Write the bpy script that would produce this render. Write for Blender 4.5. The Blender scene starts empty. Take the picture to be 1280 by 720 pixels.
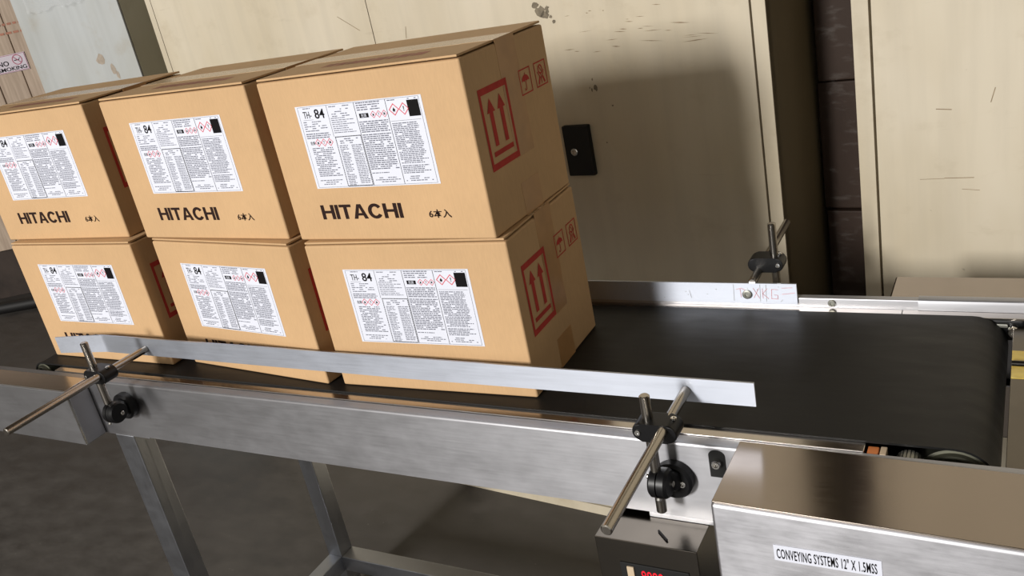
import bpy, bmesh, math, random
from mathutils import Vector, Matrix, Euler

SC = bpy.context.scene
COL = SC.collection
R = math.radians

# ------------------------------------------------------------------ camera
# metres; the top of the conveyor belt is z = 0, the floor z = -0.75
cam_d = bpy.data.cameras.new('camera')
cam_d.sensor_width = 36.0
cam_d.lens = 1137.1 / 1280 * 36.0
cam_d.clip_start = 0.02
cam = bpy.data.objects.new('camera', cam_d)
COL.objects.link(cam)
cam.location = (0.8679, -0.8753, 0.5677)
cam.rotation_euler = (1.18888, 0.19206, 0.48521)
SC.camera = cam

# ------------------------------------------------------------------ light
world = bpy.data.worlds.new('world')
SC.world = world
world.use_nodes = True
bg = world.node_tree.nodes['Background']
bg.inputs['Color'].default_value = (1.0, 0.95, 0.85, 1)
bg.inputs['Strength'].default_value = 0.50

def area(name, loc, target, sx, sy, power, color):
    d = bpy.data.lights.new(name, 'AREA')
    d.shape = 'RECTANGLE'; d.size = sx; d.size_y = sy
    d.energy = power; d.color = color
    o = bpy.data.objects.new(name, d); COL.objects.link(o)
    o.location = loc
    o.rotation_euler = (Vector(target) - Vector(loc)).to_track_quat('-Z', 'Z').to_euler()
    return o
# daylight falling in through the open shutter behind the photographer
area('doorway_light', (-1.32, -6.3, 2.26), (0.0, 0.0, 0.2), 0.85, 1.45, 540, (1.0, 0.975, 0.94))

SC.view_settings.view_transform = 'Standard'
SC.view_settings.look = 'None'
SC.view_settings.exposure = 0.0
SC.view_settings.gamma = 1.0
SC.view_settings.use_curve_mapping = False

FLOOR = -0.75

# ------------------------------------------------------------------ materials
def lin(r, g, b):
    f = lambda c: (c / 255) / 12.92 if c <= 10 else (((c / 255) + 0.055) / 1.055) ** 2.4
    return (f(r), f(g), f(b), 1)

class NT:
    def __init__(self, name):
        self.m = bpy.data.materials.new(name); self.m.use_nodes = True
        self.t = self.m.node_tree; self.p = self.t.nodes['Principled BSDF']
        self.tc = None
    def n(self, typ, **kw):
        nd = self.t.nodes.new(typ)
        for k, v in kw.items():
            if k in nd.inputs: nd.inputs[k].default_value = v
            else: setattr(nd, k, v)
        return nd
    def l(self, a, b): self.t.links.new(a, b)
    def coords(self, scale=(1, 1, 1), rot=(0, 0, 0), loc=(0, 0, 0)):
        if self.tc is None: self.tc = self.n('ShaderNodeTexCoord')
        mp = self.n('ShaderNodeMapping')
        mp.inputs['Scale'].default_value = scale
        mp.inputs['Rotation'].default_value = rot
        mp.inputs['Location'].default_value = loc
        self.l(self.tc.outputs['Object'], mp.inputs['Vector'])
        return mp.outputs['Vector']
    def noise(self, vec, scale, detail=4, rough=0.55):
        nd = self.n('ShaderNodeTexNoise'); nd.inputs['Scale'].default_value = scale
        nd.inputs['Detail'].default_value = detail; nd.inputs['Roughness'].default_value = rough
        self.l(vec, nd.inputs['Vector']); return nd.outputs['Fac']
    def ramp(self, fac, stops):
        r = self.n('ShaderNodeValToRGB'); e = r.color_ramp.elements
        while len(e) < len(stops): e.new(0.5)
        for el, (pos, c) in zip(e, stops):
            el.position = pos; el.color = c if len(c) == 4 else (*c, 1)
        self.l(fac, r.inputs['Fac']); return r.outputs['Color']
    def mix(self, fac, a, b, blend='MIX'):
        m = self.n('ShaderNodeMix'); m.data_type = 'RGBA'; m.blend_type = blend
        ins = {'f': m.inputs[0], 'a': m.inputs[6], 'b': m.inputs[7]}
        for k, v in (('f', fac), ('a', a), ('b', b)):
            if hasattr(v, 'is_linked'): self.l(v, ins[k])
            else: ins[k].default_value = v
        return m.outputs[2]
    def maprange(self, v, a, b, c, d):
        m = self.n('ShaderNodeMapRange')
        for i, x in zip((1, 2, 3, 4), (a, b, c, d)): m.inputs[i].default_value = x
        self.l(v, m.inputs[0]); return m.outputs[0]
    def bump(self, h, strength, dist=0.001):
        b = self.n('ShaderNodeBump'); b.inputs['Strength'].default_value = strength
        b.inputs['Distance'].default_value = dist
        self.l(h, b.inputs['Height']); self.l(b.outputs['Normal'], self.p.inputs['Normal'])
    def set(self, **kw):
        for k, v in kw.items():
            s = self.p.inputs[k]
            if hasattr(v, 'is_linked'): self.l(v, s)
            else: s.default_value = v
        return self

def plain(name, rgb, rough=0.5, metal=0.0, spec=0.5, var=0.0, vscale=40):
    t = NT(name)
    c = lin(*rgb)
    if var:
        nz = t.noise(t.coords(), vscale)
        lo = tuple(x * (1 - var) for x in c[:3]); hi = tuple(min(1, x * (1 + var)) for x in c[:3])
        t.set(**{'Base Color': t.ramp(nz, [(0.3, lo), (0.7, hi)])})
    else:
        t.set(**{'Base Color': c})
    t.set(Roughness=rough, Metallic=metal, **{'Specular IOR Level': spec})
    return t.m

def brushed(name, rgb, r0, r1, stretch=(1.5, 60, 60), blotch=0.0, bumpy=0.05, aniso=0.0, across=(0, 0, 1), streak=0.9):
    """rolled or brushed steel: fine streaks along one axis, soft blotches in the gloss"""
    t = NT(name)
    st = t.noise(t.coords(stretch), 14, 5, 0.6)
    bl = t.noise(t.coords((1, 1, 1.6)), 16, 4, 0.6)
    rg = t.maprange(st, 0.25, 0.75, r0, r1)
    c = lin(*rgb); lo = tuple(x * streak for x in c[:3])
    col = t.ramp(st, [(0.3, lo), (0.7, c)])
    if blotch:
        add = t.n('ShaderNodeMath', operation='ADD')
        t.l(rg, add.inputs[0]); t.l(t.maprange(bl, 0.35, 0.7, -blotch, blotch), add.inputs[1])
        rg = add.outputs[0]
    t.set(**{'Base Color': col}, Metallic=1.0, Roughness=rg)
    if aniso:                 # the polish runs along one axis, so highlights spread across it
        v = t.n('ShaderNodeCombineXYZ')
        for i in range(3): v.inputs[i].default_value = across[i]
        t.l(v.outputs[0], t.p.inputs['Tangent']); t.set(Anisotropic=aniso)
    if bumpy: t.bump(st, bumpy, 0.0006)
    return t.m

M = {}
def cardboard(name, rgb):
    t = NT(name)
    c = lin(*rgb)
    big = t.noise(t.coords((1, 1, 1)), 7, 3)
    fib = t.noise(t.coords((1, 1, 0.15)), 420, 3)
    flute = t.noise(t.coords((1.2, 1.2, 0.02)), 90, 2)
    c1 = t.ramp(big, [(0.3, tuple(x * 0.93 for x in c[:3])), (0.7, tuple(x * 1.05 for x in c[:3]))])
    c2 = t.mix(0.06, c1, t.ramp(fib, [(0.35, tuple(x * 0.55 for x in c[:3])), (0.65, tuple(min(1, x * 1.5) for x in c[:3]))]))
    t.set(**{'Base Color': c2}, Roughness=0.68, **{'Specular IOR Level': 0.35})
    t.bump(flute, 0.05, 0.0006)
    return t.m
M['card'] = cardboard('corrugated_cardboard', (193, 158, 117))
M['card_edge'] = cardboard('cut_cardboard_edge', (150, 112, 74))
M['label'] = plain('label_paper', (214, 217, 229), 0.5, 0, 0.3)
M['ink'] = plain('black_ink', (18, 16, 18), 0.7, 0, 0.1)
M['ink_box'] = plain('brown_black_box_ink', (44, 30, 27), 0.8, 0, 0.1)
M['ink_fine'] = plain('fine_print_ink', (108, 110, 122), 0.7, 0, 0.1)
M['ink_red'] = plain('red_label_ink', (214, 84, 98), 0.6, 0, 0.2)
M['ink_boxred'] = plain('red_box_ink', (182, 66, 60), 0.8, 0, 0.15, var=0.12, vscale=60)
M['ink_faded'] = plain('faded_red_box_ink', (172, 118, 98), 0.8, var=0.2, vscale=60)
def clear_tape():
    t = NT('clear_packing_tape')
    n = t.noise(t.coords((3, 40, 8)), 9, 4)
    t.set(**{'Base Color': t.ramp(n, [(0.35, lin(180, 146, 104)), (0.7, lin(206, 182, 150))])},
          Roughness=t.maprange(n, 0.3, 0.7, 0.16, 0.34), **{'Specular IOR Level': 0.6})
    t.bump(n, 0.15, 0.001)
    return t.m
M['tape'] = clear_tape()

M['steel'] = brushed('brushed_stainless_steel', (178, 178, 182), 0.44, 0.49, (1.2, 30, 30), 0.03, 0.0, 0.6, (0, 0, 1), 0.975)
M['steel_flange'] = brushed('satin_steel_flange', (192, 186, 180), 0.15, 0.22, (1.0, 60, 60), 0.03, 0.0, 0.5, (0, 1, 0), 0.95)
M['steel_cover'] = brushed('worn_stainless_cover', (198, 198, 203), 0.47, 0.55, (1.4, 40, 20), 0.06, 0.0, 0.5, (0, 0, 1), 0.93)
M['steel_lid'] = brushed('smooth_stainless_lid', (158, 148, 139), 0.17, 0.22, (1.5, 30, 30), 0.02, 0.0, 0.75, (0, 1, 0), 0.97)
M['alu'] = brushed('mill_finish_aluminium', (196, 201, 212), 0.50, 0.57, (1.0, 50, 50), 0.03, 0.0, 0.55, (0, 0, 1), 0.96)
M['rod'] = brushed('steel_rod', (178, 172, 164), 0.2, 0.28, (40, 40, 3), 0, 0.0)
M['leg'] = brushed('steel_leg_tube', (178, 181, 188), 0.34, 0.42, (40, 40, 1.5), 0.05, 0.0, 0.6, (1, 0, 0), 0.95)
M['chrome'] = plain('bright_screw', (214, 212, 208), 0.18, 1.0)
M['dark_metal'] = plain('dark_socket_metal', (48, 46, 44), 0.4, 1.0)
M['clamp'] = plain('black_clamp_plastic', (12, 12, 14), 0.4, 0, 0.35)
M['black'] = plain('flat_black', (12, 12, 12), 0.7)
M['zinc'] = plain('grey_toothed_steel', (168, 168, 160), 0.5, 1.0)
M['drum'] = plain('dull_drum_steel', (128, 128, 114), 0.45, 1.0)
M['box_steel'] = plain('steel_with_dark_reflection', (104, 99, 92), 0.24, 1.0, var=0.06, vscale=20)  # stainless with its dark reflections put into the base colour
M['orange'] = plain('orange_plastic', (206, 122, 66), 0.5)
M['ivory'] = plain('ivory_plastic', (196, 176, 150), 0.5)
def belt_mat():
    t = NT('black_pvc_belt')
    n = t.noise(t.coords((2, 8, 2)), 7, 5)
    n2 = t.noise(t.coords((14, 40, 14)), 10, 4, 0.7)
    smear = t.ramp(n2, [(0.62, (0, 0, 0)), (0.8, (1, 1, 1))])
    base = t.ramp(n, [(0.3, lin(16, 16, 16)), (0.75, lin(25, 24, 24))])
    t.set(**{'Base Color': t.mix(t.mix(0.8, (0, 0, 0, 1), smear), base, lin(62, 60, 58))},
          Roughness=t.maprange(n, 0.3, 0.7, 0.44, 0.56), **{'Specular IOR Level': 0.33})
    t.bump(t.noise(t.coords(), 900, 2), 0.08, 0.0004)
    return t.m
M['belt'] = belt_mat()
def concrete():
    t = NT('dark_concrete')
    a = t.noise(t.coords(), 2.2, 6, 0.6); b = t.noise(t.coords((1, 1.8, 1)), 11, 6, 0.65)
    c = t.ramp(a, [(0.3, lin(58, 55, 52)), (0.7, lin(82, 78, 74))])
    sp = t.ramp(t.noise(t.coords(), 75, 2), [(0.74, (0, 0, 0)), (0.8, (1, 1, 1))])
    c = t.mix(0.45, c, t.ramp(b, [(0.3, lin(50, 47, 45)), (0.72, lin(96, 91, 86))]))
    t.set(**{'Base Color': t.mix(t.mix(0.5, (0, 0, 0, 1), sp), c, lin(120, 116, 110))}, Roughness=t.maprange(b, .3, .7, .5, .8))
    t.bump(b, 0.2, 0.003)
    return t.m
M['floor'] = concrete()
def paint(name, rgb, scuff=0.5, streak=(2, 1, 22)):
    t = NT(name)
    c = lin(*rgb)
    big = t.noise(t.coords((1, 1, 0.6)), 3.0, 4)
    vert = t.noise(t.coords((7, 1, 0.5)), 4, 4)
    hor = t.noise(t.coords(streak), 2.6, 6, 0.72)
    col = t.ramp(big, [(0.32, tuple(x * k for x, k in zip(c[:3], (0.84, 0.81, 0.74)))), (0.62, c)])
    col = t.mix(t.mix(0.26, (0, 0, 0, 1), t.ramp(vert, [(0.42, (0, 0, 0)), (0.75, (1, 1, 1))])), col, tuple(x * 0.6 for x in c[:3]) + (1,))
    sc = t.ramp(hor, [(0.63, (0, 0, 0)), (0.74, (1, 1, 1))])
    col = t.mix(t.mix(scuff, (0, 0, 0, 1), sc), col, lin(104, 88, 66))
    smu = t.ramp(t.noise(t.coords((1, 1, 1.3)), 9, 5, 0.65), [(0.56, (0, 0, 0)), (0.8, (1, 1, 1))])
    col = t.mix(t.mix(0.35, (0, 0, 0, 1), smu), col, lin(150, 134, 104))
    spk = t.ramp(t.noise(t.coords(), 38, 3), [(0.74, (0, 0, 0)), (0.78, (1, 1, 1))])
    col = t.mix(t.mix(0.35, (0, 0, 0, 1), spk), col, lin(90, 76, 56))
    t.set(**{'Base Color': col}, Roughness=t.maprange(big, 0.3, 0.7, 0.36, 0.5), **{'Specular IOR Level': 0.4})
    t.bump(t.noise(t.coords(), 220, 2), 0.05, 0.0006)
    return t.m
M['cream'] = paint('cream_cabinet_paint', (203, 193, 173), 0.22)
M['cream_shaded'] = paint('cream_paint_shaded_side', (136, 124, 100), 0.2)  # darker copy of the cream: shade of the unlit side painted in
M['white_paint'] = paint('grey_white_cabinet_paint', (178, 181, 181), 0.10, (3, 1, 4))
M['lifted_side'] = paint('light_lifted_cabinet_side', (214, 209, 186), 0.1)  # side colour raised to imitate light entering the gap
M['chip'] = plain('bare_metal_chip', (112, 102, 84), 0.6, var=0.3, vscale=120)
M['scuff'] = plain('brown_scuff_mark', (136, 118, 92), 0.6, var=0.25, vscale=60)
M['residue'] = plain('old_tape_residue', (158, 146, 132), 0.5, var=0.2, vscale=70)
M['film'] = None
def film():
    t = NT('stretch_film')
    n = t.noise(t.coords((3, 3, 26)), 4, 6, 0.7)
    t.set(**{'Base Color': lin(200, 196, 190)}, Roughness=t.maprange(n, .3, .7, .12, .4))
    t.set(Alpha=t.maprange(t.noise(t.coords((5, 5, 14)), 5, 3, .6), 0.55, 0.85, 0.0, 0.10))
    t.bump(n, 0.3, 0.003)
    return t.m
M['film'] = film()
M['sleeve'] = None
def sleeve():
    t = NT('clear_plastic_sleeve')
    n = t.noise(t.coords((6, 6, 2)), 9, 3)
    t.set(**{'Base Color': lin(225, 228, 230)}, Roughness=0.08, Alpha=0.16)
    t.bump(n, 0.8, 0.01)
    return t.m
M['sleeve'] = sleeve()
M['dark_carton'] = cardboard('dark_brown_carton', (46, 31, 21))
M['tape_end'] = plain('brown_packing_tape', (176, 134, 88), 0.3, 0, 0.5, 0.1, 30)
def plank_mat():
    t = NT('pale_brown_boards')
    g = t.noise(t.coords((14, 14, 1)), 5, 5)
    t.set(**{'Base Color': t.ramp(g, [(0.3, lin(160, 140, 122)), (0.7, lin(192, 172, 152))])}, Roughness=0.7)
    t.bump(g, 0.15, 0.001)
    return t.m
M['plank'] = plank_mat()
M['skid'] = plain('dark_skid_timber', (56, 46, 40), 0.8, var=0.3, vscale=12)
M['rubber'] = plain('black_rubber', (22, 21, 21), 0.55)
M['sign'] = plain('sign_sheet', (196, 186, 196), 0.4)
M['sign_red'] = plain('sign_red', (160, 62, 92), 0.45)
M['yellow'] = None
def yellow():
    t = NT('glossy_yellow_tape')
    n = t.noise(t.coords((1, 1, 1)), 26, 3)
    t.set(**{'Base Color': t.ramp(n, [(0.35, lin(196, 164, 60)), (0.7, lin(232, 206, 108))])}, Roughness=0.25)
    t.bump(n, 0.5, 0.006)
    return t.m
M['yellow'] = yellow()
M['wall'] = plain('grey_plaster', (92, 86, 78), 0.8, var=0.1, vscale=4)
M['ceil'] = plain('unseen_roof_sheet', (120, 114, 106), 0.8)
def led():
    t = NT('red_led_digits')
    t.set(**{'Base Color': lin(120, 8, 16), 'Emission Color': lin(230, 24, 44), 'Emission Strength': 1.0})
    return t.m
M['led'] = led()
M['pen'] = plain('faded_red_marker', (214, 150, 156), 0.6, var=0.25, vscale=300)

# ------------------------------------------------------------------ mesh helpers
class MB:
    """collects shapes in one bmesh; everything in the coordinates of the thing"""
    def __init__(self): self.bm = bmesh.new()
    def _xf(self, vs, mat):
        for v in vs: v.co = mat @ v.co
    def box(self, x0, x1, y0, y1, z0, z1, bevel=0.0, seg=2, mat=None):
        b = bmesh.new()
        bmesh.ops.create_cube(b, size=1.0)
        for v in b.verts:
            v.co = Vector(((x0 + x1) / 2 + v.co.x * (x1 - x0), (y0 + y1) / 2 + v.co.y * (y1 - y0), (z0 + z1) / 2 + v.co.z * (z1 - z0)))
        if bevel: bmesh.ops.bevel(b, geom=b.edges[:], offset=bevel, segments=seg, profile=0.5, affect='EDGES', clamp_overlap=True)
        self.add(b, mat); return self
    def add(self, b, mat=None):
        if mat is not None:
            for v in b.verts: v.co = mat @ v.co
        me = bpy.data.meshes.new('t'); b.to_mesh(me); b.free()
        self.bm.from_mesh(me); bpy.data.meshes.remove(me)
    def cyl(self, p0, p1, r, seg=24, r1=None, chamfer=0.0):
        p0, p1 = Vector(p0), Vector(p1); d = p1 - p0; L = d.length
        r1 = r if r1 is None else r1
        prof = [(0, 0), (r - chamfer, 0), (r, chamfer), (r1, L - chamfer), (r1 - chamfer, L), (0, L)] if chamfer else [(0, 0), (r, 0), (r1, L), (0, L)]
        return self.lathe(prof, p0, d, seg)
    def lathe(self, prof, p0, d, seg=24):
        q = Vector((0, 0, 1)).rotation_difference(Vector(d).normalized()).to_matrix()
        p0 = Vector(p0); rings = []
        for r, h in prof:
            if r <= 1e-9: rings.append([self.bm.verts.new(p0 + q @ Vector((0, 0, h)))])
            else: rings.append([self.bm.verts.new(p0 + q @ Vector((r * math.cos(2 * math.pi * i / seg), r * math.sin(2 * math.pi * i / seg), h))) for i in range(seg)])
        for a, b in zip(rings, rings[1:]):
            for i in range(seg):
                j = (i + 1) % seg
                if len(a) == 1 and len(b) == 1: continue
                if len(a) == 1: self.bm.faces.new((a[0], b[j], b[i]))
                elif len(b) == 1: self.bm.faces.new((a[i], a[j], b[0]))
                else: self.bm.faces.new((a[i], a[j], b[j], b[i]))
        return self
    def prism(self, pts, axis, a, b):
        """polygon pts in the two other axes, extruded along axis from a to b"""
        def mk(p, h):
            return {'x': (h, p[0], p[1]), 'y': (p[0], h, p[1]), 'z': (p[0], p[1], h)}[axis]
        A = [self.bm.verts.new(mk(p, a)) for p in pts]; B = [self.bm.verts.new(mk(p, b)) for p in pts]
        self.bm.faces.new(A); self.bm.faces.new(B[::-1])
        n = len(pts)
        for i in range(n):
            self.bm.faces.new((A[i], B[i], B[(i + 1) % n], A[(i + 1) % n]))
        return self
    def quads(self, rects, y, flip=False):
        """flat print: rectangles (x0, x1, z0, z1) at depth y, facing -Y"""
        for x0, x1, z0, z1 in rects:
            vs = [self.bm.verts.new(c) for c in ((x0, y, z0), (x1, y, z0), (x1, y, z1), (x0, y, z1))]
            self.bm.faces.new(vs)
        return self
    def poly(self, pts, y):
        self.bm.faces.new([self.bm.verts.new((p[0], y, p[1])) for p in pts]); return self
    def ring(self, c, ro, ri, y, n=24):
        o = [self.bm.verts.new((c[0] + ro * math.cos(2 * math.pi * i / n), y, c[1] + ro * math.sin(2 * math.pi * i / n))) for i in range(n)]
        q = [self.bm.verts.new((c[0] + ri * math.cos(2 * math.pi * i / n), y, c[1] + ri * math.sin(2 * math.pi * i / n))) for i in range(n)]
        for i in range(n): self.bm.faces.new((o[i], o[(i + 1) % n], q[(i + 1) % n], q[i]))
        return self
    def line(self, p, q, w, y):
        p, q = Vector(p), Vector(q); d = (q - p).normalized(); nrm = Vector((-d.y, d.x)) * w / 2
        return self.poly([p - nrm, q - nrm, q + nrm, p + nrm], y)
    def text(self, s, box, y, bold=0.0, gap=1.0):
        """real lettering fitted into box (x0, x1, z0, z1)"""
        cu = bpy.data.curves.new('t', 'FONT'); cu.body = s; cu.offset = bold; cu.space_character = gap; cu.resolution_u = 3
        ob = bpy.data.objects.new('t', cu); COL.objects.link(ob)
        bpy.context.view_layer.update()
        me = bpy.data.meshes.new_from_object(ob.evaluated_get(bpy.context.evaluated_depsgraph_get()))
        b = bmesh.new(); b.from_mesh(me)
        xs = [v.co.x for v in b.verts]; ys = [v.co.y for v in b.verts]
        sx = (box[1] - box[0]) / (max(xs) - min(xs)); sz = (box[3] - box[2]) / (max(ys) - min(ys))
        mx, my = min(xs), min(ys)
        for v in b.verts: v.co = Vector((box[0] + (v.co.x - mx) * sx, y, box[2] + (v.co.y - my) * sz))
        self.add(b)
        bpy.data.objects.remove(ob); bpy.data.meshes.remove(me); bpy.data.curves.remove(cu)
        return self
    def build(self, name, mat, parent=None, smooth=True, off=None, calc=True, xf=None):
        if calc: bmesh.ops.recalc_face_normals(self.bm, faces=self.bm.faces[:])
        if xf is not None:
            for v in self.bm.verts: v.co = xf @ v.co
        if off is None and parent is not None and 'off' in parent: off = parent['off']
        if off is not None:
            o3 = Vector(off)
            for v in self.bm.verts: v.co -= o3
        me = bpy.data.meshes.new(name); self.bm.to_mesh(me); self.bm.free()
        if smooth:
            me.shade_smooth()
            try: me.set_sharp_from_angle(angle=R(35))
            except Exception: pass
        me.materials.append(M[mat])
        o = bpy.data.objects.new(name, me); COL.objects.link(o)
        if smooth:
            wn = o.modifiers.new('flat_faces', 'WEIGHTED_NORMAL'); wn.keep_sharp = True; wn.weight = 80
        if parent is not None: o.parent = parent
        return o

def thing(name, label, cat, loc=(0, 0, 0), rz=0.0, group=None):
    o = bpy.data.objects.new(name, None); COL.objects.link(o)
    o.empty_display_size = 0.05
    o.location = loc; o.rotation_euler = (0, 0, rz)
    o['label'] = label; o['category'] = cat
    if group: o['group'] = group
    return o
def tag(o, label, cat, group=None):
    o['label'] = label; o['category'] = cat
    if group: o['group'] = group
    return o
def structure(o): o['kind'] = 'structure'; return o
def stuff(o): o['kind'] = 'stuff'; return o
def dup(root, loc, rz, label):
    def cp(o, parent):
        c = o.copy(); COL.objects.link(c); c.parent = parent
        for ch in list(o.children): cp(ch, c)
        return c
    r = cp(root, None); r.location = loc; r.rotation_euler = (0, 0, rz); r['label'] = label
    return r

# ------------------------------------------------------------------ setting
structure(MB().box(-7, 4.5, -5.0, 3.6, FLOOR - 0.1, FLOOR).build('floor', 'floor', smooth=False))
structure(MB().box(-7, 4.5, 3.5, 3.65, FLOOR, 2.6).build('wall_back', 'wall', smooth=False))
structure(MB().box(-7.15, -7, -2.0, 3.65, FLOOR, 2.6).build('wall_left', 'wall', smooth=False))
structure(MB().box(4.5, 4.65, -3.0, 3.65, FLOOR, 2.6).build('unseen_wall_right', 'wall', smooth=False))  # out of view, added to cut ambient light from this side
structure(MB().box(-7.15, 4.5, -2.0, 3.65, 2.6, 2.7).build('unseen_ceiling', 'ceil', smooth=False))  # out of view, added to keep sky light off the carton tops

# ------------------------------------------------------------------ conveyor
BX = Vector((0.05, 0.136, FLOOR))
conv = thing('belt_conveyor', 'long stainless steel belt conveyor with black belt carrying the six cartons', 'conveyor', BX)
class P:                     # part builder: conveyor coordinates are world coordinates
    pass
def cpart(mb, name, mat, parent=None, smooth=True, xf=None):
    return mb.build(name, mat, parent or conv, smooth, off=BX, xf=xf)

YN, YF = -0.0503, 0.3223     # outer faces of the two side frames
BN, BF = -0.017, 0.290       # belt edges
# belt: closed loop with rounded ends
def belt_profile(th):
    pr = []
    cxr, rr = 0.8035, 0.0405 - th
    cxl, rl = -0.700, 0.0265 - th
    for i in range(17):
        a = math.pi / 2 - math.pi * i / 16
        pr.append((cxr + rr * math.cos(a), -0.0405 + rr * math.sin(a)))
    for i in range(13):
        a = -math.pi / 2 - math.pi * i / 12
        pr.append((cxl + rl * math.cos(a), -0.0265 + rl * math.sin(a)))
    return pr
mb = MB()
po, pi_ = belt_profile(0.0), belt_profile(0.0025)
n = len(po)
vo = [[mb.bm.verts.new((x, y, z)) for x, z in po] for y in (BN, BF)]
vi = [[mb.bm.verts.new((x, y, z)) for x, z in pi_] for y in (BN, BF)]
for i in range(n):
    j = (i + 1) % n
    mb.bm.faces.new((vo[0][i], vo[0][j], vo[1][j], vo[1][i])); mb.bm.faces.new((vi[0][i], vi[1][i], vi[1][j], vi[0][j]))
    mb.bm.faces.new((vo[0][i], vi[0][i], vi[0][j], vo[0][j])); mb.bm.faces.new((vo[1][i], vo[1][j], vi[1][j], vi[1][i]))
cpart(mb, 'belt', 'belt')
# bed under the belt; its polished rim shows beside the belt
bed = cpart(MB().box(-0.64, 0.7195, BN - 0.016, BF + 0.0185, -0.0085, -0.0028, 0.001), 'slider_bed', 'steel_flange')
# drums
def drum(cx, r, name):
    m = MB().lathe([(0, 0), (r - 0.008, 0), (r - 0.0075, -0.004), (r - 0.0045, -0.004), (r - 0.003, 0), (r, 0.0005), (r, 0.3045), (r - 0.004, 0.305), (0, 0.305)], (cx, BN + 0.001, -r - 0.0027), (0, 1, 0), 48)
    d = cpart(m, name, 'drum')
    cpart(MB().cyl((cx, YN + 0.004, -r - 0.0027), (cx, BN + 0.003, -r - 0.0027), 0.009, 20), 'shaft', 'dark_metal', d)
    cpart(MB().cyl((cx, BF - 0.003, -r - 0.0027), (cx, YF - 0.004, -r - 0.0027), 0.009, 20), 'shaft', 'dark_metal', d)
drum(0.8035, 0.0378, 'drive_drum')
drum(-0.700, 0.0238, 'tail_drum')
# toothed idler peeping out between belt and frame
m = MB()
for k in range(22):
    a = 2 * math.pi * k / 22
    m.box(-0.0013, 0.0013, -0.041, -0.0185, 0.0, 0.0135, mat=Matrix.Translation((0.762, 0, -0.0185)) @ Matrix.Rotation(a, 4, 'Y'))
m.cyl((0.762, -0.044, -0.0185), (0.762, -0.0182, -0.0185), 0.0118, 28)
cpart(m, 'toothed_idler', 'zinc')
cpart(MB().box(0.722, 0.733, -0.034, -0.0185, -0.03, -0.0050, 0.001), 'guide_block', 'orange')
cpart(MB().box(0.7345, 0.741, -0.034, -0.0185, -0.03, -0.0040, 0.001), 'guide_block', 'ivory')

def channel(y_out, s, name):
    """folded side frame: web at y_out, flanges turned inward (s = +1 near side)"""
    t = 0.002; w = 0.0165
    x0, x1 = -0.98, 1.04
    pts = []
    r = 0.0035
    # outer outline with rounded top fold
    out = []
    for i in range(5):
        a = math.pi - (math.pi / 2) * i / 4
        out.append((y_out + s * (r + r * math.cos(a)), -0.0045 - r + r * math.sin(a)))
    out += [(y_out + s * w, -0.0045), (y_out + s * w, -0.0045 - t), (y_out + s * (r), -0.0045 - t), (y_out + s * t, -0.0045 - r)]
    out += [(y_out + s * t, -0.1055), (y_out + s * 0.02, -0.1055), (y_out + s * 0.02, -0.1075), (y_out, -0.1075)]
    return MB().prism(out, 'x', x0, x1)
nf = cpart(channel(YN, 1, ''), 'side_frame', 'steel')
lipp = [(YF, -0.1075), (YF, 0.0085), (YF - 0.001, 0.0105), (YF - 0.003, 0.0112), (YF - 0.0115, 0.0112), (YF - 0.0128, 0.0105), (YF - 0.0134, 0.009), (YF - 0.0134, -0.0105), (YF - 0.0118, -0.0105), (YF - 0.0118, 0.0085), (YF - 0.002, 0.0085), (YF - 0.002, -0.1055), (YF - 0.02, -0.1055), (YF - 0.02, -0.1075)]
ff = cpart(MB().prism(lipp, 'x', -0.98, 1.04), 'side_frame', 'steel')
cpart(MB().box(0.72, 1.04, BF + 0.001, BF + 0.0185, -0.0060, -0.0028, 0.0006), 'bed_rim', 'steel_flange', ff)

def screw(m, p, d, r=0.005, h=0.004):
    """socket cap screw head"""
    m.lathe([(0, 0), (r, 0), (r, h * 0.8), (r * 0.85, h), (r * 0.5, h), (r * 0.42, h * 0.45), (0, h * 0.45)], p, d, 16)
    return m
# frame screws
b_ = cpart(screw(MB(), (0.5671, YN, -0.0241), (0, -1, 0), 0.0052, 0.009), 'frame_screw', 'chrome', nf)
b_ = cpart(screw(MB(), (0.629, YF - 0.0134, 0.0045), (0, -1, 0), 0.0052, 0.003), 'frame_screw', 'zinc', ff)
# slotted hole plus the shadow of screw and cover, painted as one black patch
m = MB()
pts = []
for i in range(13): a = math.pi * i / 12; pts.append((0.5668 + 0.0095 * math.cos(a), -0.0165 + 0.0075 * math.sin(a)))
pts += [(0.5573, -0.045), (0.5763, -0.045)]
m.prism(pts, 'y', YN - 0.0006, YN)
cpart(m, 'slot_with_shadow', 'black', nf)
# far side: capped tube over the right end of the far flange, and the take-up bolt
m = MB()
tp = [(YF + 0.002, -0.02), (YF + 0.002, 0.010), (YF - 0.001, 0.0125), (YF - 0.005, 0.0132), (YF - 0.010, 0.0128), (YF - 0.0138, 0.0105), (YF - 0.0152, 0.007), (YF - 0.0154, -0.0025), (YF - 0.0137, -0.0025), (YF - 0.0137, 0.0115), (YF + 0.0003, 0.0115), (YF + 0.0003, -0.02)]
m.prism(tp, 'x', 0.7385, 1.04)
cpart(m, 'flange_cap', 'steel')
m = MB().box(0.80, 0.862, 0.2935, 0.3055, -0.036, -0.0065, 0.004)
tk = cpart(m, 'take_up_bracket', 'clamp')
cpart(screw(MB(), (0.850, 0.2925, -0.018), (0, -1, 0), 0.0075, 0.011), 'bolt', 'chrome', tk)
cpart(MB().box(0.818, 0.843, 0.2895, 0.2935, -0.0155, -0.0105, 0.001), 'tension_rod', 'zinc', tk)

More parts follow.
